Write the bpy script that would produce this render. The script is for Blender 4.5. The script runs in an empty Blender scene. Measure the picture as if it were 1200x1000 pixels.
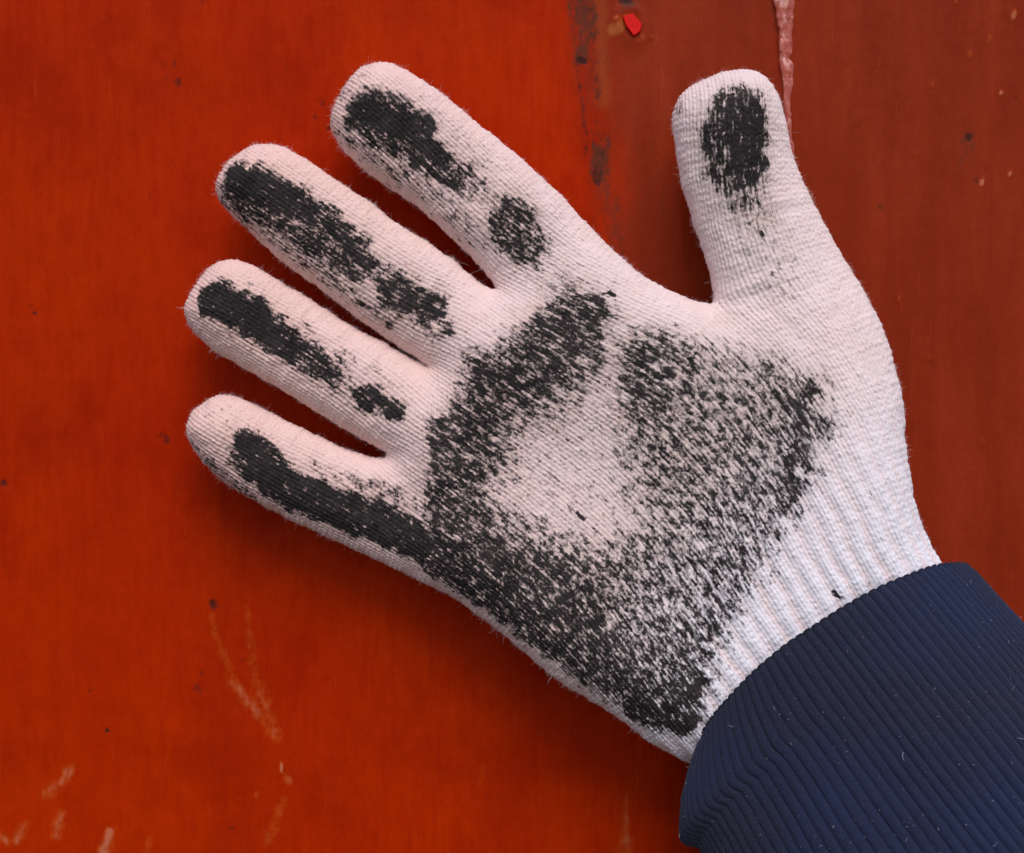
import bpy, math, random
import numpy as np
from mathutils import Vector

random.seed(7); np.random.seed(7)
scene = bpy.context.scene
col = scene.collection

# ------------------------------------------------------------------ camera, sky, sun, exposure
S = 0.00022            # metres per design unit (one unit = one photo pixel in the hand's mid plane)
LIFT = 16.0            # gap between the back of the hand and the wall
ZREF = 60.0 + LIFT            # the hand's mid plane, units in front of the wall
DIST = 1750.0          # camera distance from that plane, units
HEIGHT = 1.30          # height of the picture centre above the ground, metres

def world(p):
    """design units (x right, y down, z out of the wall) -> metres (wall in XZ, camera looks along +Y)"""
    p = np.asarray(p, dtype=np.float64)
    return np.stack([(p[..., 0] - 600) * S, -p[..., 2] * S, (500 - p[..., 1]) * S + HEIGHT], -1)

cam = bpy.data.cameras.new('camera')
cam_o = bpy.data.objects.new('camera', cam); col.objects.link(cam_o)
cam_o.location = (0, -(ZREF + DIST) * S, HEIGHT)
cam_o.rotation_euler = (math.radians(90), 0, 0)
cam.sensor_width = 36; cam.lens = 36 * DIST / 1200
cam.clip_start = 0.01; cam.clip_end = 100
scene.camera = cam_o

SUN_TO = Vector((0.10, -0.62, 0.80)).normalized()      # towards the light: high above, in front of the wall
el = math.asin(SUN_TO.z); rot = math.atan2(SUN_TO.x, SUN_TO.y)
w = bpy.data.worlds.new('World'); scene.world = w; w.use_nodes = True
nt = w.node_tree; nt.nodes.clear()
sky = nt.nodes.new('ShaderNodeTexSky'); sky.sky_type = 'NISHITA'; sky.sun_disc = False
sky.sun_elevation = el; sky.sun_rotation = rot
bg = nt.nodes.new('ShaderNodeBackground'); bg.inputs['Strength'].default_value = 0.13
wo = nt.nodes.new('ShaderNodeOutputWorld')
nt.links.new(sky.outputs[0], bg.inputs[0]); nt.links.new(bg.outputs[0], wo.inputs[0])
sun = bpy.data.lights.new('sun', 'SUN'); sun.energy = 1.5; sun.angle = math.radians(40); sun.color = (1, .90, .82)
sun_o = bpy.data.objects.new('sun', sun); col.objects.link(sun_o)
sun_o.rotation_euler = SUN_TO.to_track_quat('Z', 'Y').to_euler()

scene.view_settings.view_transform = 'Standard'; scene.view_settings.look = 'None'
scene.view_settings.exposure = 0.38; scene.view_settings.gamma = 1
scene.view_settings.use_curve_mapping = False
scene.render.engine = 'CYCLES'
scene.cycles.max_bounces = 6; scene.cycles.diffuse_bounces = 4

# ------------------------------------------------------------------ numpy helpers
def sstep(a, b, x):
    t = np.clip((x - a) / (b - a), 0, 1); return t * t * (3 - 2 * t)

def hash2(i, j, seed=0):
    n = (i.astype(np.int64) * 374761393 + j.astype(np.int64) * 668265263 + seed * 1442695041) & 0x7fffffff
    n = ((n ^ (n >> 13)) * 1274126177) & 0x7fffffff
    return ((n ^ (n >> 16)) & 0xffff) / 65535.0

def vnoise(x, y, seed=0):
    i = np.floor(x); j = np.floor(y); fx = x - i; fy = y - j
    fx = fx * fx * (3 - 2 * fx); fy = fy * fy * (3 - 2 * fy)
    a = hash2(i, j, seed); b = hash2(i + 1, j, seed); c = hash2(i, j + 1, seed); d = hash2(i + 1, j + 1, seed)
    return (a * (1 - fx) + b * fx) * (1 - fy) + (c * (1 - fx) + d * fx) * fy

def fbm(x, y, seed=0, n=4):
    s = 0; a = 1; t = 0
    for k in range(n):
        s = s + a * vnoise(x * 2 ** k, y * 2 ** k, seed + k * 17); t += a; a *= .5
    return s / t

def seg_d(x, y, a, b):
    ax, ay = a; bx, by = b; dx, dy = bx - ax, by - ay
    t = np.clip(((x - ax) * dx + (y - ay) * dy) / (dx * dx + dy * dy + 1e-9), 0, 1)
    return np.hypot(x - ax - t * dx, y - ay - t * dy), t

def poly_sd(x, y, P):
    """signed distance to a closed polygon, positive inside"""
    d = np.full(x.shape, 1e9); ins = np.zeros(x.shape, bool); n = len(P)
    for k in range(n):
        a = P[k]; b = P[(k + 1) % n]
        d = np.minimum(d, seg_d(x, y, a, b)[0])
        c = ((a[1] > y) != (b[1] > y))
        if b[1] != a[1]:
            ins ^= c & (x < (b[0] - a[0]) * (y - a[1]) / (b[1] - a[1]) + a[0])
    return np.where(ins, d, -d)

def chaikin(P, n=2):
    P = np.array(P, float)
    for _ in range(n):
        Q = np.roll(P, -1, 0)
        P = np.stack([.75 * P + .25 * Q, .25 * P + .75 * Q], 1).reshape(-1, 2)
    return P

def blur(a, r, n=2):
    for _ in range(n):
        for ax in (0, 1):
            pad = [(0, 0), (0, 0)]; pad[ax] = (r + 1, r)
            c = np.cumsum(np.pad(a, pad, mode='edge'), axis=ax)
            k = 2 * r + 1
            a = (c[k:] - c[:-k]) / k if ax == 0 else (c[:, k:] - c[:, :-k]) / k
    return a

# ------------------------------------------------------------------ mesh and material helpers
def mesh_obj(name, V, F, mat, parent=None, smooth=True, attrs=None):
    me = bpy.data.meshes.new(name)
    V = np.asarray(V, np.float32); F = np.asarray(F, np.int32); k = F.shape[1]
    me.vertices.add(len(V)); me.vertices.foreach_set('co', V.ravel())
    me.loops.add(F.size); me.loops.foreach_set('vertex_index', F.ravel())
    me.polygons.add(len(F)); me.polygons.foreach_set('loop_start', np.arange(0, F.size, k, dtype=np.int32))
    me.update(calc_edges=True)
    me.polygons.foreach_set('use_smooth', np.full(len(F), smooth))
    for an, av in (attrs or {}).items():
        a = me.attributes.new(an, 'FLOAT', 'POINT'); a.data.foreach_set('value', np.asarray(av, np.float32))
    if mat: me.materials.append(mat)
    o = bpy.data.objects.new(name, me); col.objects.link(o)
    if parent: o.parent = parent
    return o

class N:
    """a small node builder"""
    def __init__(s, name):
        s.m = bpy.data.materials.new(name); s.m.use_nodes = True; s.t = s.m.node_tree
        s.t.nodes.clear()
        s.b = s.t.nodes.new('ShaderNodeBsdfPrincipled'); o = s.t.nodes.new('ShaderNodeOutputMaterial')
        s.t.links.new(s.b.outputs[0], o.inputs[0])
    def put(s, sock, v):
        if isinstance(v, bpy.types.NodeSocket): s.t.links.new(v, sock)
        elif v is not None: sock.default_value = v
    def math(s, op, a, b=None, c=None, clamp=False):
        n = s.t.nodes.new('ShaderNodeMath'); n.operation = op; n.use_clamp = clamp
        s.put(n.inputs[0], a); s.put(n.inputs[1], b); s.put(n.inputs[2], c); return n.outputs[0]
    def attr(s, a):
        n = s.t.nodes.new('ShaderNodeAttribute'); n.attribute_name = a; return n.outputs['Fac']
    def vec(s, x, y, z=0.0):
        n = s.t.nodes.new('ShaderNodeCombineXYZ'); s.put(n.inputs[0], x); s.put(n.inputs[1], y); s.put(n.inputs[2], z); return n.outputs[0]
    def coord(s, scale=(1, 1, 1)):
        n = s.t.nodes.new('ShaderNodeTexCoord'); m = s.t.nodes.new('ShaderNodeMapping')
        s.t.links.new(n.outputs['Object'], m.inputs[0]); m.inputs['Scale'].default_value = scale; return m.outputs[0]
    def noise(s, v, scale=1.0, detail=3.0, rough=.5):
        n = s.t.nodes.new('ShaderNodeTexNoise'); s.put(n.inputs['Vector'], v)
        n.inputs['Scale'].default_value = scale; n.inputs['Detail'].default_value = detail; n.inputs['Roughness'].default_value = rough
        return n.outputs['Fac']
    def white(s, v):
        n = s.t.nodes.new('ShaderNodeTexWhiteNoise'); n.noise_dimensions = '2D'; s.put(n.inputs['Vector'], v); return n.outputs['Value']
    def rng(s, v, a, b, lo=0.0, hi=1.0, smooth=True):
        n = s.t.nodes.new('ShaderNodeMapRange'); n.interpolation_type = 'SMOOTHSTEP' if smooth else 'LINEAR'
        s.put(n.inputs[0], v); s.put(n.inputs[1], a); s.put(n.inputs[2], b); s.put(n.inputs[3], lo); s.put(n.inputs[4], hi); return n.outputs[0]
    def mix(s, f, a, b):
        n = s.t.nodes.new('ShaderNodeMix'); n.data_type = 'RGBA'
        s.put(n.inputs[0], f)
        for k, v in ((6, a), (7, b)):
            if isinstance(v, tuple): v = (*v, 1)
            s.put(n.inputs[k], v)
        return n.outputs[2]
    def bump(s, h, strength, dist, prev=None):
        n = s.t.nodes.new('ShaderNodeBump'); s.put(n.inputs['Height'], h)
        n.inputs['Strength'].default_value = strength; n.inputs['Distance'].default_value = dist
        if prev is not None: s.t.links.new(prev, n.inputs['Normal'])
        return n.outputs[0]
    def set(s, **k):
        for a, v in k.items():
            if isinstance(v, tuple) and len(v) == 3: v = (*v, 1)
            s.put(s.b.inputs[a.replace('_', ' ')], v)
        return s.m

# ------------------------------------------------------------------ the painted steel wall
def wall_u(x, y):
    """photo position -> design position of a mark lying on the wall plane (perspective of the wall's own depth)"""
    k = (DIST + ZREF) / DIST
    return 600 + (x - 600) * k, 500 + (y - 500) * k

def spaced(lo, a, b, hi, st, coarse):
    return np.concatenate([np.linspace(lo, a, coarse, endpoint=False), np.arange(a, b, st), np.linspace(b, hi, coarse)])

gx = spaced(-1500, -60, 1260, 2700, 2.4, 30); gy = spaced(-1500, -60, 1060, 2500, 2.4, 30)
X, Y = np.meshgrid(gx, gy)
# in photo coordinates of the wall plane
KW = DIST / (DIST + ZREF)
PX = 600 + (X - 600) * KW; PY = 500 + (Y - 500) * KW
wx = PX + 3 * (fbm(PX / 14, PY / 14, 3) - .5) * 2; wy = PY + 3 * (fbm(PX / 14, PY / 14, 9) - .5) * 2
dark = np.zeros_like(X); pale = np.zeros_like(X); metal = np.zeros_like(X); Zw = np.zeros_like(X); rust = np.zeros_like(X)

edge_x = 664 + .145 * PY + 5 * (fbm(PY / 60, PY * 0 + 2.3, 5) - .5)            # lap edge of the left sheet
bead_x = 914 + .09 * PY
strip = sstep(-4, 16, PX - edge_x) * (1 - sstep(-10, 4, PX - bead_x))
faded = sstep(-22, 62, PX - edge_x + 60 * (fbm(PX / 22, PY / 70, 52, 5) - .5))
Zw -= 5.0 * strip
Zw += 3.0 * (fbm(PX / 150, PY / 150, 21, 3) - .5) + 1.5 * (fbm(PX / 34, PY / 46, 31, 4) - .5)

def win(x0, y0, x1, y1, r):
    i = np.searchsorted(PX[0], (min(x0, x1) - r, max(x0, x1) + r)); j = np.searchsorted(PY[:, 0], (min(y0, y1) - r, max(y0, y1) + r))
    return (slice(*j), slice(*i))

def spot(a, x, y, rx, ry, amp=1.0, soft=.5, ang=0.0, relief=0.0):
    c, s = math.cos(ang), math.sin(ang); W = win(x, y, x, y, 2 * max(rx, ry) + 8)
    u = ((wx[W] - x) * c + (wy[W] - y) * s) / rx; v = (-(wx[W] - x) * s + (wy[W] - y) * c) / ry
    r = np.hypot(u, v); m = 1 - sstep(1 - soft, 1 + soft, r)
    if a is not None: a[W] = np.maximum(a[W], m * amp)
    if relief: Zw[W] += m * relief

def streak(a, p, q, r0, r1, amp, soft=.95):
    W = win(*p, *q, 2 * max(r0, r1) + 8); d, t = seg_d(wx[W], wy[W], p, q); r = r0 + (r1 - r0) * t
    a[W] = np.maximum(a[W], amp * (1 - sstep(1 - soft, 1 + soft, d / r)))

# blemishes: dark dents and spots
spot(dark, 198, 82, 20, 28, .20, .8, 0, -1.2); spot(dark, 209, 96, 4, 6, .5); spot(dark, 203, 76, 2.5, 8, .45, .5, .3)
for x, y, r, a in ((375, 121, 4.5, .6), (368, 139, 3, .7), (385, 150, 2.5, .7), (250, 710, 5.5, 1.), (232, 808, 6, .55), (237, 790, 3, .5),
                   (126, 856, 3, .8), (105, 811, 2.5, .5), (194, 515, 5, .75), (188, 510, 3, .6), (4, 567, 4.5, .9), (41, 366, 2.5, .8), (36, 360, 2, .6),
                   (284, 778, 5, .35), (1135, 160, 5.5, .9), (1143, 213, 3, .8), (270, 970, 4, .4), (46, 180, 3, .3), (238, 2, 4, .4), (262, 25, 3, .35),
                   (1022, 190, 3, .4), (1190, 116, 3, .5), (60, 250, 3, .3), (175, 232, 5, .3), (125, 280, 4, .25), (1032, 244, 4, .6)):
    spot(dark, x, y, r, r * 1.2, a * .8, .6)
spot(metal, 1135, 166, 11, 20, .45, .7); spot(metal, 1130, 190, 16, 22, .25, .8)
# worn paint along the lap edge: bare dark metal
spot(metal, 686, 20, 15, 34, .8, .5, 0); spot(metal, 681, 62, 8, 14, .9, .4, .2); spot(dark, 682, 70, 6, 4, 1., .4, .5)
spot(metal, 703, 192, 12, 24, .9, .45); spot(dark, 701, 205, 7, 12, .6, .4); spot(metal, 697, 178, 3.5, 14, .8, .4, -.2); spot(metal, 712, 168, 5, 11, .8, .4)
streak(metal, (712, 215), (722, 300), 9, 14, .45); streak(dark, (676, 70), (688, 180), 3, 3, .45); streak(metal, (668, 0), (676, 80), 7, 5, .5)
streak(metal, (684, -10), (700, 160), 18, 14, .34); streak(metal, (700, 160), (716, 310), 14, 16, .36); streak(rust, (704, -10), (708, 120), 6, 8, .22); streak(dark, (690, 10), (706, 180), 4, 5, .3)
spot(metal, 735, 2, 10, 7, .8, .4); spot(dark, 733, 0, 9, 4, .8, .4); streak(metal, (720, 8), (745, 4), 7, 7, .4)
# pale scrapes and drips
streak(pale, (246, 722), (274, 800), 4, 7, 0.48); streak(pale, (274, 800), (322, 860), 7, 9, 0.68); streak(pale, (288, 712), (300, 800), 5, 8, 0.42)
streak(pale, (300, 800), (324, 858), 8, 9, 0.58); spot(pale, 322, 858, 6, 14, .75, .6, -.1); spot(pale, 329, 900, 2.5, 7, .9, .4, -.2); spot(pale, 338, 914, 5, 9, .75, .5, -.3)
spot(pale, 300, 932, 3.5, 4.5, .6, .5); streak(pale, (332, 938), (314, 985), 6, 8, 0.54)
spot(pale, 80, 906, 7, 13, .7, .6, .5); streak(pale, (76, 915), (55, 930), 5, 9, 0.68); streak(pale, (70, 955), (66, 980), 7, 7, 0.71); streak(pale, (28, 970), (20, 985), 7, 7, 0.68)
streak(pale, (130, 975), (122, 1003), 6, 9, 0.85); streak(pale, (2, 980), (8, 984), 7, 7, 0.68); streak(pale, (175, 985), (170, 1003), 4, 6, 0.51)
streak(pale, (735, 930), (733, 1010), 3, 11, 0.65); streak(pale, (566, 900), (562, 920), 3, 4, 0.34)
for x, y, rx, ry, a in ((1187, 18, 4, 7, .8), (1159, 48, 2.5, 5, .55), (1137, 64, 3.5, 5, .6), (1172, 110, 2.8, 3.4, 1.), (1094, 99, 2.5, 5, .5), (1184, 205, 3.4, 4, 1.), (1150, 215, 3.5, 6, .9),
                        (1121, 2, 2, 3, .9), (1074, 181, 3, 4, .4), (1031, 74, 2.5, 5, .4), (1004, 138, 7, 9, .25), (1052, 350, 2.4, 4, .6), (1090, 420, 3, 4, .3), (1150, 520, 2.5, 4, .3), (770, 48, 2, 8, .4), (765, 42, 7, 2, .3)):
    spot(pale, x, y, rx, ry, a, .5, .2, .8)
# raised paint round the chip
spot(rust, 727, 30, 6, 13, .75, .5, .6); spot(pale, 722, 18, 3.5, 3.5, .8, .5); spot(rust, 718, 35, 5, 7, .7, .5); spot(pale, 752, 42, 4, 8, .35, .5, .7)
spot(None, 740, 28, 20, 25, 1, .5, -.5, 2.6); spot(None, 741, 28, 12, 16, 1, .4, -.5, -2.0); spot(pale, 752, 38, 3, 9, .6, .5, -.6); spot(pale, 731, 20, 3, 7, .55, .5, .7)
vs = fbm(PX / 7, PY / 80, 44, 4)                                                # vertical brushed drag of the coating
metal = np.maximum(metal, faded * strip * .22 * sstep(.5, .75, vs)) * (.55 + .6 * fbm(PX / 5, PY / 9, 71))
pale = pale * (.55 + .7 * fbm(PX / 6, PY / 12, 72))
Zw -= .8 * dark

m = N('red_painted_steel')
c1 = m.coord((30, 30, 9)); c2 = m.coord((420, 420, 70)); c3 = m.coord((22, 22, 16))
n1 = m.noise(c1, 1, 5, .6); n2 = m.noise(c2, 1, 4, .6); n3 = m.noise(c3, 1, 3, .5); n4 = m.noise(m.coord((900, 900, 900)), 1, 3, .6)
c = m.mix(m.rng(n1, .3, .7), (.385, .016, .0), (.45, .025, .0))
c = m.mix(m.rng(n2, .4, .7, 0, .45), c, (.32, .009, .0))
c = m.mix(m.rng(n3, .40, .66, 0, .4), c, (.42, .024, .0))
c = m.mix(m.rng(m.noise(m.coord((34, 34, 22)), 1, 5, .65), .44, .68, 0, .6), c, (.28, .010, .0))
fd = m.mix(m.rng(m.noise(m.coord((90, 90, 16)), 1, 5, .6), .35, .7), (.22, .018, .003), (.275, .027, .0055))
c = m.mix(m.attr('faded'), c, fd)
nf = m.noise(m.coord((700, 700, 420)), 1, 4, .7)
rag = lambda a, k: m.rng(m.math('MULTIPLY_ADD', m.math('SUBTRACT', nf, .5), m.math('MULTIPLY', m.rng(a, .02, .2), 1.5), a), .12, .85, 0, k)
c = m.mix(m.math('MULTIPLY', m.attr('rust'), .8), c, (.42, .13, .03))
c = m.mix(m.math('MULTIPLY', rag(m.attr('pale'), .62), 1.0), c, m.mix(m.rng(m.attr('pale'), .45, .9), (.47, .075, .008), (.58, .19, .10)))
c = m.mix(rag(m.attr('metal'), .85), c, (.090, .028, .016))
c = m.mix(rag(m.attr('dark'), .9), c, (.04, .013, .010))
c = m.mix(m.rng(n4, .58, .78, 0, .45), c, (.2, .010, .002))
c = m.mix(m.rng(m.noise(m.coord((2200, 2200, 60)), 1, 2, .5), .68, .78, 0, .30), c, (.52, .06, .012))
bp = m.bump(n2, .4, .0006); bp = m.bump(n4, .12, .0003, bp); bp = m.bump(n1, .4, .003, bp); bp = m.bump(m.noise(m.coord((260, 260, 200)), 1, 3, .5), .25, .001, bp)
wall_mat = m.set(Base_Color=c, Roughness=m.rng(n2, .3, .7, .42, .6), Specular_IOR_Level=m.rng(m.attr('faded'), 0, 1, .03, .06), Normal=bp)

ny, nx = X.shape
V = world(np.stack([X, Y, Zw], -1)).reshape(-1, 3)
idx = np.arange(nx * ny).reshape(ny, nx)
F = np.stack([idx[1:, :-1], idx[1:, 1:], idx[:-1, 1:], idx[:-1, :-1]], -1).reshape(-1, 4)
# the sheet is a solid plate: a rim and a back close it
rim = np.concatenate([idx[0, :-1], idx[:-1, -1], idx[-1, :0:-1], idx[:0:-1, 0]])
back = V[rim].copy(); back[:, 1] = 0.03
b0 = len(V); nr = len(rim); k = np.arange(nr); k2 = (k + 1) % nr
Fr = np.stack([rim[k], rim[k2], b0 + k2, b0 + k], -1)
cb = b0 + np.array([0, nx - 1, nx - 1 + ny - 1, 2 * (nx - 1) + ny - 1])
V = np.concatenate([V, back]); F = np.concatenate([F, Fr, cb[None, :]])
pad = lambda a: np.concatenate([a.ravel(), np.zeros(nr)])
wall = mesh_obj('wall', V, F, wall_mat, attrs={'dark': pad(dark), 'pale': pad(pale), 'metal': pad(metal), 'faded': pad(faded), 'rust': pad(rust)})
wall['kind'] = 'structure'; wall['label'] = 'worn orange red painted steel wall behind the glove'

# weld bead along the right side of the recessed strip
m = N('bead_paint')
nb = m.noise(m.coord((500, 500, 260)), 1, 4, .6)
cc = m.mix(m.rng(nb, .35, .65), (.34, .030, .008), (.46, .08, .042)); cc = m.mix(m.rng(m.noise(m.coord((420, 420, 240)), 1, 4, .7), .52, .66), cc, (.66, .27, .21))  # pale flecks: scraped paint, with glints painted into the colour
bead_mat = m.set(Base_Color=cc, Roughness=.28, Specular_IOR_Level=.6, Normal=m.bump(nb, .5, .0008))
ys = np.arange(-200, 1100, 1.5); th = np.linspace(0, math.pi, 13)
r = (11.0 + 9 * (fbm(ys / 26, ys * 0, 8, 4) - .5)) * np.clip(1.05 - ys / 330, .5, 1.2)
cx = 920 + .04 * ys + 4 * (fbm(ys / 45, ys * 0 + 9, 6) - .5)
bx = 600 + (cx - 600) / KW; by = 500 + (ys - 500) / KW
P = np.stack([bx[:, None] + (r[:, None] * 1.05) * np.cos(th)[None], np.repeat(by[:, None], 13, 1) + 3.0 * np.sin(th)[None], -3 + (r[:, None] * .5) * np.sin(th)[None] ** .7], -1)
P[..., 2] += 3.2 * (fbm(ys[:, None] / 17 + 0 * th, th[None] * 1.6 + 0 * ys[:, None], 66, 4) - .5) * np.sin(th); P[..., 0] += 2.6 * (fbm(ys[:, None] / 12 + 0 * th, th[None] * 1.2 + 0 * ys[:, None], 69, 3) - .5)
ii = np.arange(P.shape[0] * 13).reshape(-1, 13)
Fb = np.stack([ii[:-1, :-1], ii[:-1, 1:], ii[1:, 1:], ii[1:, :-1]], -1).reshape(-1, 4)
bead = mesh_obj('weld_bead', world(P).reshape(-1, 3), Fb, bead_mat, wall)

# the bright red chip by the lap edge: a small facetted flake of older paint
m = N('bright_red_paint')
chip_mat = m.set(Base_Color=m.mix(m.noise(m.coord((800, 800, 800))), (.62, .002, .001), (.75, .006, .003)), Roughness=.45, Specular_IOR_Level=.15)
cxy = np.array([(729, 19), (741, 14), (753, 28), (751, 37), (743, 43), (733, 29)], float)
cxy = np.stack(wall_u(cxy[:, 0], cxy[:, 1]), -1); n = len(cxy); cen = cxy.mean(0)
top = np.c_[cen + (cxy - cen) * .9, np.full(n, .3)]; bot = np.c_[cxy, np.full(n, -6.)]
top[:3, 2] += .5
V = np.concatenate([top, bot]); F = [(k, n + k, n + (k + 1) % n, (k + 1) % n) for k in range(n)] + [(0, 1, 2, 5), (2, 3, 4, 5)]
mesh_obj('paint_chip', world(V), [f[::-1] for f in F], chip_mat, wall, smooth=False)

# ------------------------------------------------------------------ the knitted glove
OUT = [(815, 886), (790, 877), (768, 866), (740, 844), (700, 819), (660, 796), (622, 767), (592, 741), (566, 722), (543, 706), (520, 692), (500, 684),
       (475, 671), (450, 660), (425, 650), (400, 637), (375, 625), (350, 614), (325, 601), (300, 589), (275, 574), (252, 557), (237, 541), (225, 524), (218, 508), (219, 494),
       (227, 482), (238, 472), (251, 465), (265, 462), (281, 467), (300, 476), (318, 486), (338, 495), (362, 506), (387, 518), (412, 530), (437, 537), (455, 536),
       (450, 529), (430, 519), (412, 509), (387, 493), (350, 470), (325, 455), (300, 440), (275, 425), (250, 410), (231, 394), (219, 379), (215, 365), (218, 351),
       (225, 338), (235, 322), (247, 311), (262, 305), (276, 305), (293, 310), (311, 320), (330, 333), (350, 344), (375, 359), (400, 375), (425, 390), (450, 402), (477, 417), (507, 434),
       (495, 423), (475, 411), (450, 394), (425, 376), (400, 357), (380, 341), (355, 324), (332, 307), (312, 290), (287, 267), (272, 254), (259, 240), (252, 226), (252, 211),
       (261, 197), (272, 184), (285, 174), (299, 169), (313, 168), (331, 172), (350, 182), (370, 195), (390, 210), (410, 222), (437, 241), (462, 260), (487, 275), (503, 284), (530, 303), (555, 325), (568, 335), (583, 341),
       (580, 333), (567, 316), (552, 300), (533, 281), (512, 262), (495, 246), (482, 236), (462, 222), (437, 205), (420, 191), (405, 177), (394, 162), (387, 149), (388, 134),
       (394, 116), (405, 97), (417, 83), (432, 75), (448, 73), (465, 77), (483, 87), (502, 98), (525, 115), (547, 134), (567, 151), (590, 169), (610, 186), (630, 204), (650, 222), (667, 240), (687, 262), (710, 285), (722, 297),
       (737, 311), (757, 326), (783, 340), (808, 351), (828, 357), (838, 356),
       (836, 340), (832, 317), (826, 298), (819, 276), (811, 255), (802, 230), (796, 202), (791, 172), (788, 147), (788, 131), (795, 116), (807, 104), (825, 95), (847, 87), (866, 83), (882, 84), (895, 91), (905, 102), (913, 118),
       (919, 138), (923, 160), (929, 185), (937, 207), (947, 230), (960, 255), (973, 280), (991, 313), (1009, 345), (1024, 375), (1034, 405), (1042, 437), (1047, 467), (1050, 497), (1050, 525), (1055, 560), (1060, 590), (1067, 617), (1077, 640), (1089, 655),
       (1105, 680), (1130, 720), (1160, 770), (1190, 830), (1205, 900), (1180, 980), (1120, 1030), (1040, 1050), (970, 1030), (900, 985), (855, 930)]
OUT = chaikin(OUT, 2)[::2]
G = 2.0
hx = np.arange(170, 1280, G); hy = np.arange(30, 1110, G)
HX, HY = np.meshgrid(hx, hy)
d = poly_sd(HX, HY, OUT)
AX = {'index': [(430, 118), (520, 195), (615, 285), (680, 350)], 'middle': [(292, 212), (400, 287), (500, 355), (570, 400)],
      'ring': [(258, 350), (350, 402), (440, 455), (520, 505)], 'little': [(258, 505), (340, 555), (430, 600), (520, 640)]}
THUMB = [(855, 125), (860, 200), (895, 300), (950, 410)]
def chain_d(P):
    dd = np.full(HX.shape, 1e9); tt = np.zeros(HX.shape)
    for k in range(len(P) - 1):
        a, t = seg_d(HX, HY, P[k], P[k + 1]); tt = np.where(a < dd, (k + t) / (len(P) - 1), tt); dd = np.minimum(dd, a)
    return dd, tt
fd_all = np.full(HX.shape, 1e9); ft = np.zeros(HX.shape)
for P in AX.values():
    a, t = chain_d(P); ft = np.where(a < fd_all, t, ft); fd_all = np.minimum(fd_all, a)
td, tt = chain_d(THUMB)
fing = (1 - sstep(.72, 1.0, ft)) * (1 - sstep(50, 75, fd_all))          # weight of the fingers
thum = (1 - sstep(.55, 1.0, tt)) * (1 - sstep(66, 100, td))
fing = blur(fing, 8); thum = blur(thum, 10)
palm = np.clip(1 - fing - thum, 0, 1)
Wd = 44 * fing + 60 * thum + 78 * palm
q = np.minimum(d / Wd, 1)
Pf = np.where(d < 0, 2 * d / Wd, 2 * q - q * q)
Pf = np.where(Pf > .02, blur(Pf, 4, 2), Pf) * .5 + Pf * .5
def gs(x, y, r, r2=None, ang=0.0):
    c, s = math.cos(ang), math.sin(ang); u = (HX - x) * c + (HY - y) * s; v = -(HX - x) * s + (HY - y) * c
    return np.exp(-(u / r) ** 2 - (v / (r2 or r)) ** 2)
Tf = 41 * fing + 46 * thum + 50 * palm
Tf = Tf + palm * (14 * gs(955, 530, 150, 230, -.35) + 14 * gs(690, 730, 160, 90, .6) + 8 * gs(620, 420, 95, 70, -.6) - 7 * gs(675, 575, 90) + 10 * gs(545, 570, 60, 90))
# joint creases of the fingers
for P in AX.values():
    for tq, a in ((.33, 3.0), (.40, 2.2), (.66, 3.2), (.74, 2.4)):
        k = tq * (len(P) - 1); j = int(k); f = k - j
        p = np.array(P[j]) * (1 - f) + np.array(P[j + 1]) * f
        ang = math.atan2(P[j + 1][1] - P[j][1], P[j + 1][0] - P[j][0]); Tf = Tf - a * gs(p[0], p[1], 9, 60, ang + .15 * math.sin(37 * tq + p[0]))
jw = np.zeros(HX.shape)
for P in AX.values():
    for k in (1, 2): jw = np.maximum(jw, gs(P[k][0], P[k][1], 30, 60, math.atan2(P[k + 1][1] - P[k][1], P[k + 1][0] - P[k][0])))
jw = np.maximum(jw, np.maximum(gs(868, 235, 70, 30), .9 * gs(885, 345, 60, 40)))            # cloth puckers at the joints
Tf = Tf + 2.4 * (fbm(HX / 60, HY / 60, 91, 3) - .5) * 2
Tb = 34 * fing + 38 * thum + 44 * palm
far = np.clip(((HX - 600) * .62 + (HY - 560) * .78) / 380, -1, 1.6)      # rises towards the wrist
Z0 = 46 * fing + 60 * thum + palm * (58 + 48 * sstep(-.1, 1.0, far))
Z0 = Z0 + 8 * gs(440, 110, 60) + 6 * gs(290, 210, 60) + 6 * gs(250, 350, 55) + 8 * gs(250, 500, 60) + 9 * gs(860, 140, 70)
Z0 = blur(Z0, 6) + LIFT; Tf = blur(Tf, 3); Tb = blur(Tb, 3)

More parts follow.
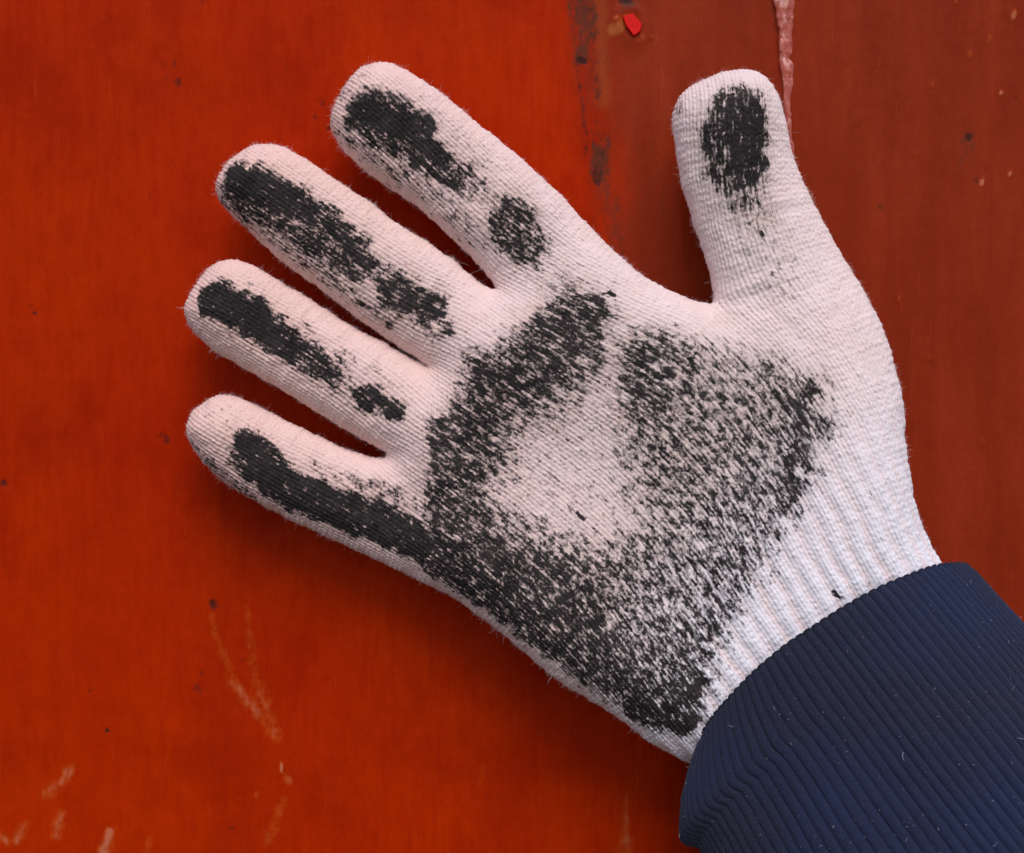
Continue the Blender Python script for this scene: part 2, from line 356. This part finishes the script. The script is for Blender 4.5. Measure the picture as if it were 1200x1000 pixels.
# flow of the knit: direction of the wales, from samples along fingers, thumb and palm
fs = []
for P in AX.values():
    for k in range(len(P) - 1):
        a = np.array(P[k]); b = np.array(P[k + 1]); v = (b - a) / np.linalg.norm(b - a)
        for t in (0., .5): fs.append((*(a + (b - a) * t), *v))
for x, y, dx, dy in ((855, 110, 0, 1), (858, 170, .03, 1), (868, 230, .16, 1), (890, 300, .36, 1), (930, 380, .5, .9), (980, 450, .36, 1), (1010, 520, .2, 1), (860, 330, .3, 1), (900, 350, .45, 1), (1020, 600, .3, 1), (1060, 640, .5, 1),
                     (850, 400, .75, .75), (780, 380, .95, .45), (700, 320, .85, .55), (740, 350, .92, .5), (640, 400, .82, .58), (700, 450, .8, .6), (660, 560, .8, .6), (740, 560, .72, .7), (820, 520, .68, .75), (900, 520, .5, .85), (560, 500, .84, .55),
                     (540, 620, .86, .52), (620, 680, .8, .6), (700, 740, .74, .68), (760, 800, .72, .7), (760, 700, .68, .74), (820, 760, .62, .8), (860, 650, .5, .86), (940, 620, .4, .92), (900, 740, .55, .84), (820, 860, .68, .74), (980, 700, .48, .88), (1100, 850, .58, .82), (950, 950, .6, .8)):
    n_ = math.hypot(dx, dy); fs.append((x, y, dx / n_, dy / n_))
U = np.zeros(HX.shape); Vv = np.zeros(HX.shape)
for x, y, dx, dy in fs:
    wgt = 1 / (((HX - x) ** 2 + (HY - y) ** 2) + 400.) ** 2; U += wgt * dx; Vv += wgt * dy
ln = np.hypot(U, Vv); U /= ln; Vv /= ln
# surface slope stretches the spacing seen from the front: equal spacing along the cloth
Hh = Tf * np.sqrt(np.clip(Pf, 0, 1)); gyy, gxx = np.gradient(Hh, G)
across = -Vv * gxx + U * gyy; along = U * gxx + Vv * gyy
sa = np.minimum(np.sqrt(1 + across ** 2), 2.6); sl = np.minimum(np.sqrt(1 + along ** 2), 2.6)
st = 2                                                                     # solve on a coarser lattice
M = (d > -6)[::st, ::st]
def poisson(ax, ay, h):
    mx = M[:, 1:] & M[:, :-1]; my = M[1:] & M[:-1]
    ex = mx * (ax[:, 1:] + ax[:, :-1]) * .5 * h; ey = my * (ay[1:] + ay[:-1]) * .5 * h
    def div(gx_, gy_):
        o = np.zeros(M.shape); o[:, :-1] -= gx_; o[:, 1:] += gx_; o[:-1] -= gy_; o[1:] += gy_; return o
    A = lambda v: div(mx * (v[:, 1:] - v[:, :-1]), my * (v[1:] - v[:-1])) + 1e-7 * v
    bvec = div(ex, ey); v = np.zeros(M.shape); r_ = bvec - A(v); p = r_.copy(); rs = (r_ * r_).sum(); r0 = rs
    for _ in range(1400):
        Ap = A(p); al = rs / (p * Ap).sum(); v += al * p; r_ -= al * Ap; rn = (r_ * r_).sum()
        if rn < 1e-9 * r0: break
        p = r_ + (rn / rs) * p; rs = rn
    return v
WALE, COURSE = 9.6, 7.0
tight = 1 + .25 * sstep(.75, 1.3, far)                                       # the wrist is pulled in
sl_ = (slice(None, None, st),) * 2
wale = poisson((-Vv * sa * tight / WALE)[sl_], (U * sa * tight / WALE)[sl_], G * st)
course = poisson((U * sl / COURSE)[sl_], (Vv * sl / COURSE)[sl_], G * st)
# extend past the mask edge
for _ in range(6):
    for F_ in (wale, course):
        pass
def samp(A, x, y, g=G, x0=hx[0], y0=hy[0]):
    u = np.clip((x - x0) / g, 0, A.shape[1] - 1.001); v = np.clip((y - y0) / g, 0, A.shape[0] - 1.001)
    i = u.astype(int); j = v.astype(int); fu = u - i; fv = v - j
    return (A[j, i] * (1 - fu) + A[j, i + 1] * fu) * (1 - fv) + (A[j + 1, i] * (1 - fu) + A[j + 1, i + 1] * fu) * fv

# closed surface from the implicit body ((z - z0)/T)^2 - P(x, y): naive surface nets
h = 2.3
sx = np.arange(205, 1225, h); sy = np.arange(64, 1062, h); sz = np.arange(-8, 216, h)
SX, SY = np.meshgrid(sx, sy, indexing='ij')
p0 = samp(Pf, SX, SY).astype(np.float32); z0 = samp(Z0, SX, SY).astype(np.float32); tf = samp(Tf, SX, SY).astype(np.float32); tb = samp(Tb, SX, SY).astype(np.float32)
dz = sz[None, None, :].astype(np.float32) - z0[..., None]
f = (dz / np.where(dz > 0, tf[..., None], tb[..., None])) ** 2 - p0[..., None]
del dz
sgn = f < 0
c8 = np.zeros(tuple(n - 1 for n in f.shape), np.int8)
for a in (0, 1):
    for b in (0, 1):
        for c_ in (0, 1):
            c8 += sgn[a:f.shape[0] - 1 + a, b:f.shape[1] - 1 + b, c_:f.shape[2] - 1 + c_]
act = (c8 > 0) & (c8 < 8)
cell = np.argwhere(act); vid = np.full(act.shape, -1, np.int32); vid[act] = np.arange(len(cell))
acc = np.zeros((len(cell), 3)); cnt = np.zeros(len(cell))
corners = [(a, b, c_) for a in (0, 1) for b in (0, 1) for c_ in (0, 1)]
for i_, A_ in enumerate(corners):
    for B_ in corners[i_ + 1:]:
        if sum(abs(A_[k] - B_[k]) for k in range(3)) != 1: continue
        ca = cell + A_; cb_ = cell + B_
        fa = f[ca[:, 0], ca[:, 1], ca[:, 2]]; fb = f[cb_[:, 0], cb_[:, 1], cb_[:, 2]]
        x_ = (fa < 0) != (fb < 0); t = np.where(x_, fa / np.where(x_, fa - fb, 1), 0)[:, None]
        acc += np.where(x_[:, None], np.array(A_) + t * (np.array(B_) - np.array(A_)), 0); cnt += x_
Vg = np.array([sx[0], sy[0], sz[0]]) + (cell + acc / cnt[:, None]) * h
quads = []
for ax in range(3):
    o1, o2 = [(1, 2), (2, 0), (0, 1)][ax]
    s0 = [slice(None)] * 3; s1 = [slice(None)] * 3; s0[ax] = slice(0, -1); s1[ax] = slice(1, None)
    ch = sgn[tuple(s0)] != sgn[tuple(s1)]; e = np.argwhere(ch); inside = sgn[tuple(s0)][ch]
    ok = (e[:, o1] > 0) & (e[:, o2] > 0) & (e[:, o1] < act.shape[o1]) & (e[:, o2] < act.shape[o2]); e = e[ok]; inside = inside[ok]
    def vv(d1, d2):
        g = e.copy(); g[:, o1] += d1; g[:, o2] += d2; return vid[g[:, 0], g[:, 1], g[:, 2]]
    qd = np.stack([vv(-1, -1), vv(0, -1), vv(0, 0), vv(-1, 0)], -1)
    qd[~inside] = qd[~inside][:, ::-1]; quads.append(qd)
Fg = np.concatenate(quads); Fg = Fg[(Fg >= 0).all(1)]
del f, sgn, c8, act, vid
# (x right, y down, z out) is left-handed against the world frame, so flip
Fg = Fg[:, ::-1]
def fval(p):
    dz_ = p[:, 2] - samp(Z0, p[:, 0], p[:, 1]); T_ = np.where(dz_ > 0, samp(Tf, p[:, 0], p[:, 1]), samp(Tb, p[:, 0], p[:, 1]))
    return (dz_ / T_) ** 2 - samp(Pf, p[:, 0], p[:, 1])
def fgrad(p, e=1.5):
    g = np.zeros_like(p)
    for k in range(3):
        o_ = np.zeros(3); o_[k] = e; g[:, k] = (fval(p + o_) - fval(p - o_)) / (2 * e)
    return g
for _ in range(3):
    g = fgrad(Vg); stp = fval(Vg) / np.maximum((g * g).sum(1), 1e-5); Vg -= np.clip(stp, -50, 50)[:, None] * np.clip(g, -1, 1) * .8
def tally(ids, vals, n):
    return np.stack([np.bincount(ids, vals[:, k], n) for k in range(3)], -1)
def vnormals(V, F):
    n = np.cross(V[F[:, 2]] - V[F[:, 0]], V[F[:, 3]] - V[F[:, 1]]); o = sum(tally(F[:, k], n, len(V)) for k in range(4))
    return o / (np.linalg.norm(o, axis=1)[:, None] + 1e-12)
def smooth(V, F, it=2, fac=.5):
    for _ in range(it):
        o = np.zeros_like(V); c = np.zeros(len(V))
        for k in range(4):
            o += tally(F[:, k], V[F[:, (k + 1) % 4]], len(V)); c += np.bincount(F[:, k], minlength=len(V))
        V = V + fac * (o / np.maximum(c, 1)[:, None] - V)
    return V
def catmull(V, F):
    nv_, nf = len(V), len(F); fp = V[F].mean(1)
    e = np.concatenate([np.stack([F[:, k], F[:, (k + 1) % 4]], -1) for k in range(4)]); es = np.sort(e, 1)
    key = es[:, 0].astype(np.int64) * nv_ + es[:, 1]; uk, inv = np.unique(key, return_inverse=True); ne = len(uk)
    a, b = uk // nv_, uk % nv_; fid = np.tile(np.arange(nf), 4)
    cnt_ = np.bincount(inv, minlength=ne)
    ep = (V[a] + V[b] + tally(inv, fp[fid], ne)) / (2 + cnt_)[:, None]
    val = np.bincount(F.ravel(), minlength=nv_)
    favg = tally(F.T.ravel(), np.tile(fp, (4, 1)), nv_) / np.maximum(val, 1)[:, None]
    mid = (V[a] + V[b]) / 2; ev_ = np.bincount(a, minlength=nv_) + np.bincount(b, minlength=nv_)
    eavg = (tally(a, mid, nv_) + tally(b, mid, nv_)) / np.maximum(ev_, 1)[:, None]
    n_ = np.maximum(val, 3)[:, None]; vp = (favg + 2 * eavg + (n_ - 3) * V) / n_
    E = inv.reshape(4, nf) + nv_; fi = np.arange(nf) + nv_ + ne
    Q = np.concatenate([np.stack([F[:, k], E[k], fi, E[k - 1]], -1) for k in range(4)])
    return np.concatenate([vp, ep, fp]), Q
Vh, Fh = catmull(smooth(Vg, Fg, 2), Fg)
nv = len(Vh); Nh = vnormals(Vh, Fh)
if (Nh * fgrad(Vh)).sum(1).mean() < 0: Nh = -Nh

pw = samp(wale, Vh[:, 0], Vh[:, 1], G * st); pq = samp(course, Vh[:, 0], Vh[:, 1], G * st)
pw = pw + .10 * (fbm(Vh[:, 0] / 26, Vh[:, 1] / 26, 12, 2) - .5) * 2; pq = pq + .3 * (fbm(Vh[:, 0] / 30, Vh[:, 1] / 30, 15, 2) - .5) * 2
a_ = np.abs(pw - np.floor(pw) - .5)                                        # 0 mid wale .. .5 between wales
phi = pq + 1.0 * a_
leg = np.sqrt(np.clip(1 - ((a_ - .25) / .27) ** 2, 0, 1))
row = np.abs(np.sin(math.pi * phi)) ** .6
knit = leg * (.57 + .43 * row) - .12 * sstep(.36, .5, a_)
vis = sstep(-.2, .2, Nh[:, 2])
farv = samp(far, Vh[:, 0], Vh[:, 1])
ribw = sstep(.2, .95, farv) * sstep(680, 860, Vh[:, 0])
ribs = np.cos(2 * math.pi * pw / 2.6 + 2.2 * fbm(Vh[:, 0] / 40, Vh[:, 1] / 40, 77, 2)) * .5 + .5
fold = fbm(pw / 5 + 7, pq / 34, 101, 3) - .5                                  # slack cloth: soft folds along the wales
puck = samp(jw, Vh[:, 0], Vh[:, 1]) * (fbm(pw / 7, pq / 1.7, 141, 2) - .5)
ldens = fbm(Vh[:, 0] / 9, Vh[:, 1] / 9, 55, 3) - .5
Vd = Vh + Nh * ((knit - .55) * 2.5 * (.85 + 1.2 * ldens) + 1.0 * (fbm(Vh[:, 0] / 3.1 + Vh[:, 2] / 4.7, Vh[:, 1] / 3.1 + Vh[:, 2] / 3.7, 131, 2) - .5) + ribw * (ribs - .5) * 3.2 + ldens * 1.6 + fold * 4.2 + puck * 5.5)[:, None]

# ---- soot printed on the contact areas (photo positions)
SX_, SY_ = HX, HY
jx = SX_ + 12 * (fbm(SX_ / 11, SY_ / 11, 61, 3) - .5); jy = SY_ + 12 * (fbm(SX_ / 11, SY_ / 11, 67, 3) - .5)
stain = np.zeros(HX.shape)
def cap(p, q, r0, r1, amp, soft=10):
    global stain
    dd, t = seg_d(jx, jy, p, q); stain = np.maximum(stain, amp * (1 - sstep(-soft, soft, dd - (r0 + (r1 - r0) * t))))
def area(P, amp, soft=18):
    global stain
    stain = np.maximum(stain, amp * sstep(-soft, soft, poly_sd(jx, jy, P)))
def lift(x, y, rx, ry, amp, ang=0.0):
    global stain
    c, s = math.cos(ang), math.sin(ang); u = ((jx - x) * c + (jy - y) * s) / rx; v = (-(jx - x) * s + (jy - y) * c) / ry
    stain = stain * (1 - amp * np.exp(-(u * u + v * v)))
# index
area([(403, 140), (411, 122), (430, 113), (450, 112), (480, 122), (506, 142), (518, 172), (545, 195), (568, 216), (572, 238), (540, 236), (505, 216), (473, 196), (440, 180), (408, 158)], .80, 9)
cap((428, 138), (490, 160), 18, 22, 1.04, 8); cap((490, 165), (525, 200), 18, 10, .98, 8); lift(556, 228, 22, 16, .3, .7)
cap((392, 150), (470, 214), 5, 9, .52, 8); cap((470, 200), (565, 282), 10, 12, .44, 10); cap((398, 112), (410, 122), 5, 5, .4, 6)
cap((600, 264), (614, 290), 31, 28, .76, 10); cap((570, 238), (600, 262), 16, 16, .34, 12); cap((620, 300), (645, 335), 24, 22, .30, 16); cap((540, 165), (575, 200), 10, 12, .22, 12)
# middle
area([(258, 215), (268, 198), (285, 192), (310, 197), (340, 212), (367, 228), (400, 254), (436, 284), (450, 312), (446, 330), (417, 335), (385, 318), (355, 298), (318, 276), (281, 254), (264, 236)], .76, 9)
cap((284, 216), (340, 238), 18, 22, 1.06, 8); cap((340, 236), (400, 278), 17, 10, .96, 9); cap((400, 285), (438, 314), 14, 12, .9, 9)
cap((258, 232), (300, 266), 5, 7, .62, 7); cap((300, 266), (455, 376), 8, 10, .54, 9); cap((466, 342), (508, 364), 22, 18, .88, 8); cap((455, 352), (520, 390), 14, 16, .55, 10); cap((430, 315), (475, 345), 15, 15, .66, 12)
# ring
area([(236, 352), (245, 336), (268, 329), (295, 340), (324, 364), (350, 388), (380, 408), (402, 428), (414, 446), (395, 458), (360, 442), (324, 420), (290, 402), (262, 384), (244, 370)], .82, 8)
cap((258, 354), (302, 374), 21, 23, 1.06, 8); cap((300, 376), (345, 412), 18, 14, 1.04, 7); cap((345, 412), (380, 436), 12, 10, .92, 8)
cap((432, 466), (466, 482), 17, 14, .88, 8); cap((385, 445), (440, 472), 10, 11, .56, 10); cap((350, 385), (410, 430), 8, 10, .42, 9)
# little
area([(270, 525), (280, 506), (295, 500), (318, 512), (338, 532), (352, 556), (385, 565), (423, 577), (455, 585), (480, 598), (492, 625), (478, 648), (440, 638), (404, 625), (370, 608), (336, 594), (300, 572), (278, 552)], .86, 9)
cap((295, 522), (325, 560), 18, 20, 1.06, 8); cap((325, 565), (440, 610), 22, 25, 1.04, 9); cap((440, 610), (490, 630), 25, 22, 1.0, 9); cap((370, 548), (480, 582), 8, 14, .46, 10)
cap((226, 520), (300, 584), 5, 7, .62, 7); cap((486, 628), (520, 645), 22, 30, .86, 12)
stain = np.maximum(stain, .26 * (1 - sstep(14, 46, fd_all)) * sstep(.35, .75, fbm(jx / 26, jy / 26, 151, 3)))        # light handling dirt along the fingers
stain = np.maximum(stain, .10 * sstep(0, 40, d) * sstep(.4, .8, fbm(jx / 40, jy / 40, 157, 3)))
# thumb
cap((864, 146), (868, 202), 26, 24, .98, 10); cap((857, 146), (860, 206), 35, 32, .80, 12); cap((838, 160), (842, 205), 24, 22, .82, 10); cap((850, 205), (866, 242), 30, 20, .66, 14); cap((858, 228), (878, 268), 24, 22, .40, 16); cap((876, 250), (905, 340), 26, 26, .18, 16); cap((793, 126), (791, 136), 5, 5, .5, 5)
# palm: pads under the fingers, heel below the little finger, ball of the thumb, thinning into the hollow
hol = 1 - sstep(-58, 24, poly_sd(jx, jy, [(608, 550), (625, 512), (660, 490), (694, 470), (710, 505), (720, 550), (728, 595), (704, 625), (655, 608), (612, 598), (594, 575)]))
hol = .25 + .75 * hol
pad_ = sstep(-22, 24, poly_sd(jx, jy, [(500, 606), (514, 560), (510, 500), (545, 436), (590, 400), (630, 366), (660, 338), (692, 340), (706, 372), (716, 400), (770, 384), (840, 408), (905, 420), (950, 436), (964, 480), (945, 552), (912, 612), (888, 655), (850, 722), (824, 785),
                               (808, 838), (775, 846), (735, 828), (690, 802), (645, 774), (600, 742), (555, 707), (514, 674)]))
right = sstep(690, 790, jx + .15 * (jy - 560))                       # the thumb side took less soot than the little finger side
stain = np.maximum(stain, pad_ * hol * (.78 - .20 * right * (1 - sstep(690, 800, jy))))
cap((556, 428), (574, 440), 16, 14, .86, 14); cap((630, 392), (690, 372), 22, 26, .80, 16); cap((655, 335), (690, 345), 16, 12, .45, 14)
cap((520, 500), (512, 610), 14, 16, .82, 16); cap((515, 640), (590, 700), 26, 40, .84, 22); cap((590, 700), (740, 794), 44, 34, .80, 24); cap((740, 815), (790, 826), 22, 20, .94, 10); cap((790, 800), (814, 782), 16, 10, .90, 9); cap((505, 640), (560, 700), 12, 12, .92, 12)
cap((742, 408), (800, 425), 20, 22, .66, 18); cap((905, 470), (940, 500), 20, 24, .72, 18); cap((930, 450), (905, 590), 15, 19, .76, 16); cap((840, 640), (800, 770), 28, 24, .62, 18); cap((620, 670), (760, 735), 26, 34, .74, 22)
cap((677, 599), (683, 602), 2.5, 2.2, 1.3, 2); cap((958, 686), (961, 690), 3, 2.5, 1.2, 2); cap((697, 353), (713, 346), 1.6, 1.6, 1.0, 2); cap((713, 346), (716, 349), 3, 3, 1.3, 2); cap((610, 617), (618, 614), 1.5, 1.5, .9, 2); cap((405, 262), (407, 265), 2, 2, 1.1, 2)
lift(712, 440, 16, 44, .5, .25); lift(850, 445, 34, 24, .2); lift(735, 715, 44, 14, .22, .7); lift(940, 428, 34, 16, .5); lift(955, 520, 16, 40, .3)
strip_d = np.minimum.reduce([seg_d(jx, jy, a, b)[0] for a, b in zip([(495, 682), (566, 722), (622, 767), (700, 819)], [(566, 722), (622, 767), (700, 819), (800, 882)])])
stain *= sstep(3, 19, strip_d)                                              # the rolled edge of the hand stayed clean
grey = samp(blur(np.clip(stain, 0, 1), 7, 2), Vh[:, 0], Vh[:, 1]) * vis           # soot dust worked into the cloth around the marks
stain = samp(stain, Vh[:, 0], Vh[:, 1]) * vis

m = N('white_knit_cotton')
wa = m.attr('wale'); co = m.attr('course'); de = m.attr('soot'); kn = m.attr('knit')
w2 = m.math('MULTIPLY', wa, 2.0)
a2 = m.math('ABSOLUTE', m.math('SUBTRACT', m.math('FRACT', wa), .5))
ph = m.math('ADD', co, a2)
cellr = m.white(m.vec(m.math('FLOOR', w2), m.math('FLOOR', ph)))
dash = m.rng(m.noise(m.vec(m.math('MULTIPLY', w2, .90), m.math('MULTIPLY', ph, .46)), 1, 3, .65), .28, .72, 0, 1, False)
line = m.rng(m.noise(m.vec(m.math('MULTIPLY', w2, .8), m.math('MULTIPLY', ph, .13)), 1, 2, .5), .3, .7, 0, 1, False)
blot = m.rng(m.noise(m.coord((430, 430, 430)), 1, 4, .65), .3, .7, 0, 1, False)
fine = m.rng(m.noise(m.coord((1500, 1500, 1500)), 1, 2, .6), .3, .7, 0, 1, False)
thr = m.math('ADD', m.math('MULTIPLY', dash, .46), m.math('MULTIPLY', cellr, .10))
for nn_, k_ in ((line, .11), (blot, .20), (fine, .18)): thr = m.math('ADD', thr, m.math('MULTIPLY', nn_, k_))
thr = m.math('ADD', thr, m.math('MULTIPLY_ADD', kn, .22, -.10))
thr = m.math('MULTIPLY_ADD', thr, 1.8, -.47)
ink = m.math('MULTIPLY', m.rng(m.math('SUBTRACT', de, thr), -.32, .24), m.rng(de, .02, .10))
veil = m.math('MULTIPLY', m.rng(m.attr('grey'), .02, .8, 0, 1, False), m.rng(m.math('ADD', m.math('MULTIPLY', blot, .5), m.math('MULTIPLY', dash, .5)), .25, .8, .72, .12))
cloth = m.mix(m.rng(m.noise(m.coord((70, 70, 70)), 1, 4, .6), .35, .7), (.84, .685, .675), (.82, .645, .61))
cloth = m.mix(m.math('MULTIPLY', m.rng(de, .02, .5), m.rng(blot, .3, .9, .05, .4)), cloth, (.52, .38, .30)); cloth = m.mix(veil, cloth, (.20, .165, .155))
cloth = m.mix(m.rng(m.noise(m.coord((130, 130, 130)), 1, 5, .65), .5, .75, 0, .42), cloth, (.62, .47, .37))
cloth = m.mix(m.math('MULTIPLY', m.rng(kn, .6, .05), .36), cloth, (.36, .27, .27))
sky_yarn_tint = m.attr('sky_yarn_tint'); rib = m.attr('rib')  # cool skylight painted into the wrist side, over whiter ribbing yarn
cloth = m.mix(m.math('MULTIPLY', sky_yarn_tint, .9), cloth, (.84, .84, .92)); cloth = m.mix(m.attr('bounce_tint'), cloth, (.82, .50, .43))  # pink bounce off the red wall painted in, strongest at the fingers
cloth = m.mix(m.math('MULTIPLY', rib, .42), cloth, (.84, .58, .52))
dust = m.rng(m.noise(m.coord((2600, 2600, 2600)), 1, 1, .5), .73, .80)
cloth = m.mix(m.math('MULTIPLY', dust, .6), cloth, (.14, .11, .11))
inkc = m.mix(m.rng(m.noise(m.coord((190, 190, 190)), 1, 4, .65), .35, .65), (.014, .0115, .0115), (.034, .027, .026)); inkc = m.mix(m.math('MULTIPLY', fine, .5), inkc, (.050, .040, .040))
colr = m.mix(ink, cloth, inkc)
bp = m.bump(m.noise(m.vec(m.math('MULTIPLY', wa, 9.0), m.math('MULTIPLY', ph, 3.0)), 1, 3, .6), .5, .0003)
bp = m.bump(fine, .3, .0002, bp)
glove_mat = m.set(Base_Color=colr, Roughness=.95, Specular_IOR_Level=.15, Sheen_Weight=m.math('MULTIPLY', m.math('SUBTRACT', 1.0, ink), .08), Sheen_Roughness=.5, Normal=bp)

base = world([(1000, 900, 95)])[0]
glove = mesh_obj('work_glove', world(Vd), Fh, glove_mat, attrs={'wale': pw, 'course': pq, 'soot': stain, 'grey': grey, 'knit': knit, 'bounce_tint': .62 * (1 - sstep(250, 900, Vh[:, 0] + .15 * Vh[:, 1])) + .12, 'sky_yarn_tint': sstep(.2, .9, farv) * sstep(640, 860, Vh[:, 0]), 'rib': ribw * sstep(.45, .9, 1 - ribs) * (.3 + 1.2 * fbm(pw / 3, pq / 30, 88, 2))})
glove['label'] = 'white knitted cotton glove on an open hand, palm smeared with black soot'
glove['category'] = 'glove'

# fuzz of loose fibres standing off the yarn
def fibres(name, P0, Nn, length, rad, mat, parent, curl=.5, rings=4):
    n_ = len(P0); rnd = np.random.normal(size=(n_, 3)); dirv = Nn + rnd * .8; dirv /= np.linalg.norm(dirv, axis=1)[:, None]
    bend = np.random.normal(size=(n_, 3)) * curl
    pts = [P0 - Nn * .4]
    for k in range(1, rings):
        dirv = dirv + bend * .5; dirv /= np.linalg.norm(dirv, axis=1)[:, None]; pts.append(pts[-1] + dirv * (length / (rings - 1))[:, None])
    pts = np.stack(pts, 1)
    tg = np.gradient(pts, axis=1); tg /= np.linalg.norm(tg, axis=2)[..., None] + 1e-9
    ref = np.where(np.abs(tg[..., :1]) < .9, np.array([1., 0, 0]), np.array([0, 1., 0]))
    e1 = np.cross(tg, ref); e1 /= np.linalg.norm(e1, axis=2)[..., None] + 1e-9; e2 = np.cross(tg, e1)
    rr = rad * np.linspace(1, .5, rings)[None, :, None]
    ring = np.stack([pts + rr * (math.cos(t) * e1 + math.sin(t) * e2) for t in (0, 2.094, 4.189)], 2)
    Vx = ring.reshape(-1, 3); id_ = np.arange(n_ * rings * 3).reshape(n_, rings, 3)
    Fx = np.concatenate([np.stack([id_[:, :-1, s], id_[:, :-1, (s + 1) % 3], id_[:, 1:, (s + 1) % 3], id_[:, 1:, s]], -1).reshape(-1, 4) for s in range(3)])
    o = mesh_obj(name, world(Vx), Fx, mat, parent); o['kind'] = 'stuff'; return o
m = N('cotton_fibre'); fib_mat = m.set(Base_Color=(.84, .74, .72), Roughness=.9, Specular_IOR_Level=.1)
side = 1.6 * np.clip(1.1 - np.abs(Nh[:, 2]), 0, 1) ** 1.8
prob = np.where((Nh[:, 2] > -.5) & (stain < .25), .12 + side, 0); prob *= .08 + sstep(.4, .72, fbm(Vh[:, 0] / 16, Vh[:, 1] / 16, 171, 3)); prob /= prob.sum()
pick = np.random.choice(nv, 34000, p=prob)
fibres('fuzz', Vd[pick], Nh[pick], np.random.gamma(1.2, 1.5, len(pick)) + .9, .085, fib_mat, glove)

# ------------------------------------------------------------------ the navy ribbed cuff
NR = 106; SUB = 12
A0 = np.array([965., 766., 124. + LIFT])
ax = np.array([.563, .826, 0]); tilt = math.radians(32)
axis = ax * math.cos(tilt) + np.array([0, 0, 1]) * math.sin(tilt)
e_side = np.array([.826, -.563, 0]); e_front = np.cross(axis, e_side); e_front *= np.sign(e_front[2])
nth = NR * SUB
th = np.arange(nth) / nth * 2 * math.pi
sv = np.concatenate([np.linspace(-1, 0, 6), np.linspace(0, 1, 150)[1:] ** 1.15 * 560])
rows = []; tint = []
for s_ in sv:
    lip = s_ < 0
    L = max(s_, 0)
    grow_l = np.interp(L, [0, 15, 33, 55, 68, 76, 84, 110, 145, 300, 560], [1.02, 1.12, 1.23, 1.325, 1.365, 1.35, 1.295, 1.305, 1.335, 1.46, 1.6])
    grow_r = np.interp(L, [0, 10, 100, 560], [1, 1.006, 1.015, 1.06])
    cs = np.cos(th); sn = np.sin(th)
    a = 188 * np.where(cs < 0, grow_l * (-cs) ** 1 + 1 * (1 + cs) - 0 * cs, grow_r * cs + (1 - cs))
    bth = 94 + .05 * L
    wv = 3.2 * (fbm(th * 3.0 + .004 * L, np.full(nth, L / 90), 33, 3) - .5) * (1 + L / 150)
    phs = th / (2 * math.pi) * NR + .35 * np.sin(3 * th + .8) + .25 * (fbm(th * 4, np.full(nth, L / 120), 41, 2) - .5)
    g_ = np.abs(np.sin(math.pi * phs)); rib = g_ ** .36
    amp = 4.2 * (.8 + .4 * vnoise(np.floor(phs), np.zeros(nth) + L / 200, 3))
    if lip:                                                               # rolled edge turning inside
        u = -s_; rr = -10 * (1 - math.cos(u * math.pi / 2)) * 1.0; off = -5 * math.sin(u * math.pi) + u * 40 * 0; pull = u * 14
        dr = rr + (rib - 1) * amp * (1 - u); sh = -3.0 * math.sin(u * math.pi) + pull * u
    else:
        dr = (rib - 1) * amp + wv - 2.5 * math.exp(-L / 5.0); sh = L
    edge = (1.6 * (rib - .6) + 5 * (fbm(th * 2.2, th * 0, 14, 2) - .5)) * math.exp(-abs(s_) / 20)
    sh = sh - 17 * np.clip(sn, 0, 1) ** 1.4 * math.exp(-max(L, 0) / 90)                # the edge rides up over the wrist
    pt = A0 + np.outer(sh - edge, axis) + np.outer((a + dr) * cs, e_side) + np.outer((bth + dr) * sn, e_front)
    rows.append(pt)
R_ = np.stack(rows); nrow = len(sv)
ii = np.arange(nrow * nth).reshape(nrow, nth); jn = np.roll(ii, -1, 1)
Fc = np.stack([ii[:-1], jn[:-1], jn[1:], ii[1:]], -1).reshape(-1, 4)
ribh = np.tile((np.abs(np.sin(math.pi * (th / (2 * math.pi) * NR))) ** .45), nrow)
m = N('navy_rib_knit')
nz = m.noise(m.coord((2400, 2400, 2400)), 1, 3, .65); big = m.noise(m.coord((26, 26, 26)), 1, 3, .5); spk = m.noise(m.coord((1500, 1500, 1500)), 1, 1, .5)
c = m.mix(m.rng(nz, .3, .7), (.011, .013, .029), (.024, .027, .050))
c = m.mix(m.rng(big, .4, .7, 0, .5), c, (.014, .024, .075))
c = m.mix(m.rng(spk, .76, .82, 0, .35), c, (.25, .25, .30))
cuff_mat = m.set(Base_Color=c, Roughness=.9, Specular_IOR_Level=.15, Sheen_Weight=.12, Sheen_Roughness=.4, Normal=m.bump(nz, .8, .0005))
sleeve = bpy.data.objects.new('jacket_sleeve', None); col.objects.link(sleeve)
sleeve['label'] = 'navy blue rib knit sleeve around the wrist, flecked with lint'; sleeve['category'] = 'sleeve'
cuff = mesh_obj('ribbed_cuff', world(R_).reshape(-1, 3), Fc, cuff_mat, sleeve)
# lint on the cuff
m = N('pale_lint'); lint_mat = m.set(Base_Color=(.55, .54, .58), Roughness=.9)
fr = (sv > 3)[:, None] & (np.sin(th) > -.1)[None]
cand = np.argwhere(fr); wgt = np.array([.25 + (sv[i] / 160) for i, j in cand]); wgt = np.clip(wgt, .2, 1.6); wgt /= wgt.sum()
sel = cand[np.random.choice(len(cand), 620, p=wgt)]
P0 = R_[sel[:, 0], sel[:, 1]]; cen = A0 + np.outer(sv[sel[:, 0]], axis); Nl = P0 - cen; Nl /= np.linalg.norm(Nl, axis=1)[:, None]
fibres('lint', P0 + Nl * .6, Nl * .15, np.random.gamma(1.3, 1.5, len(sel)) + .6, .20, lint_mat, sleeve, 1.2)
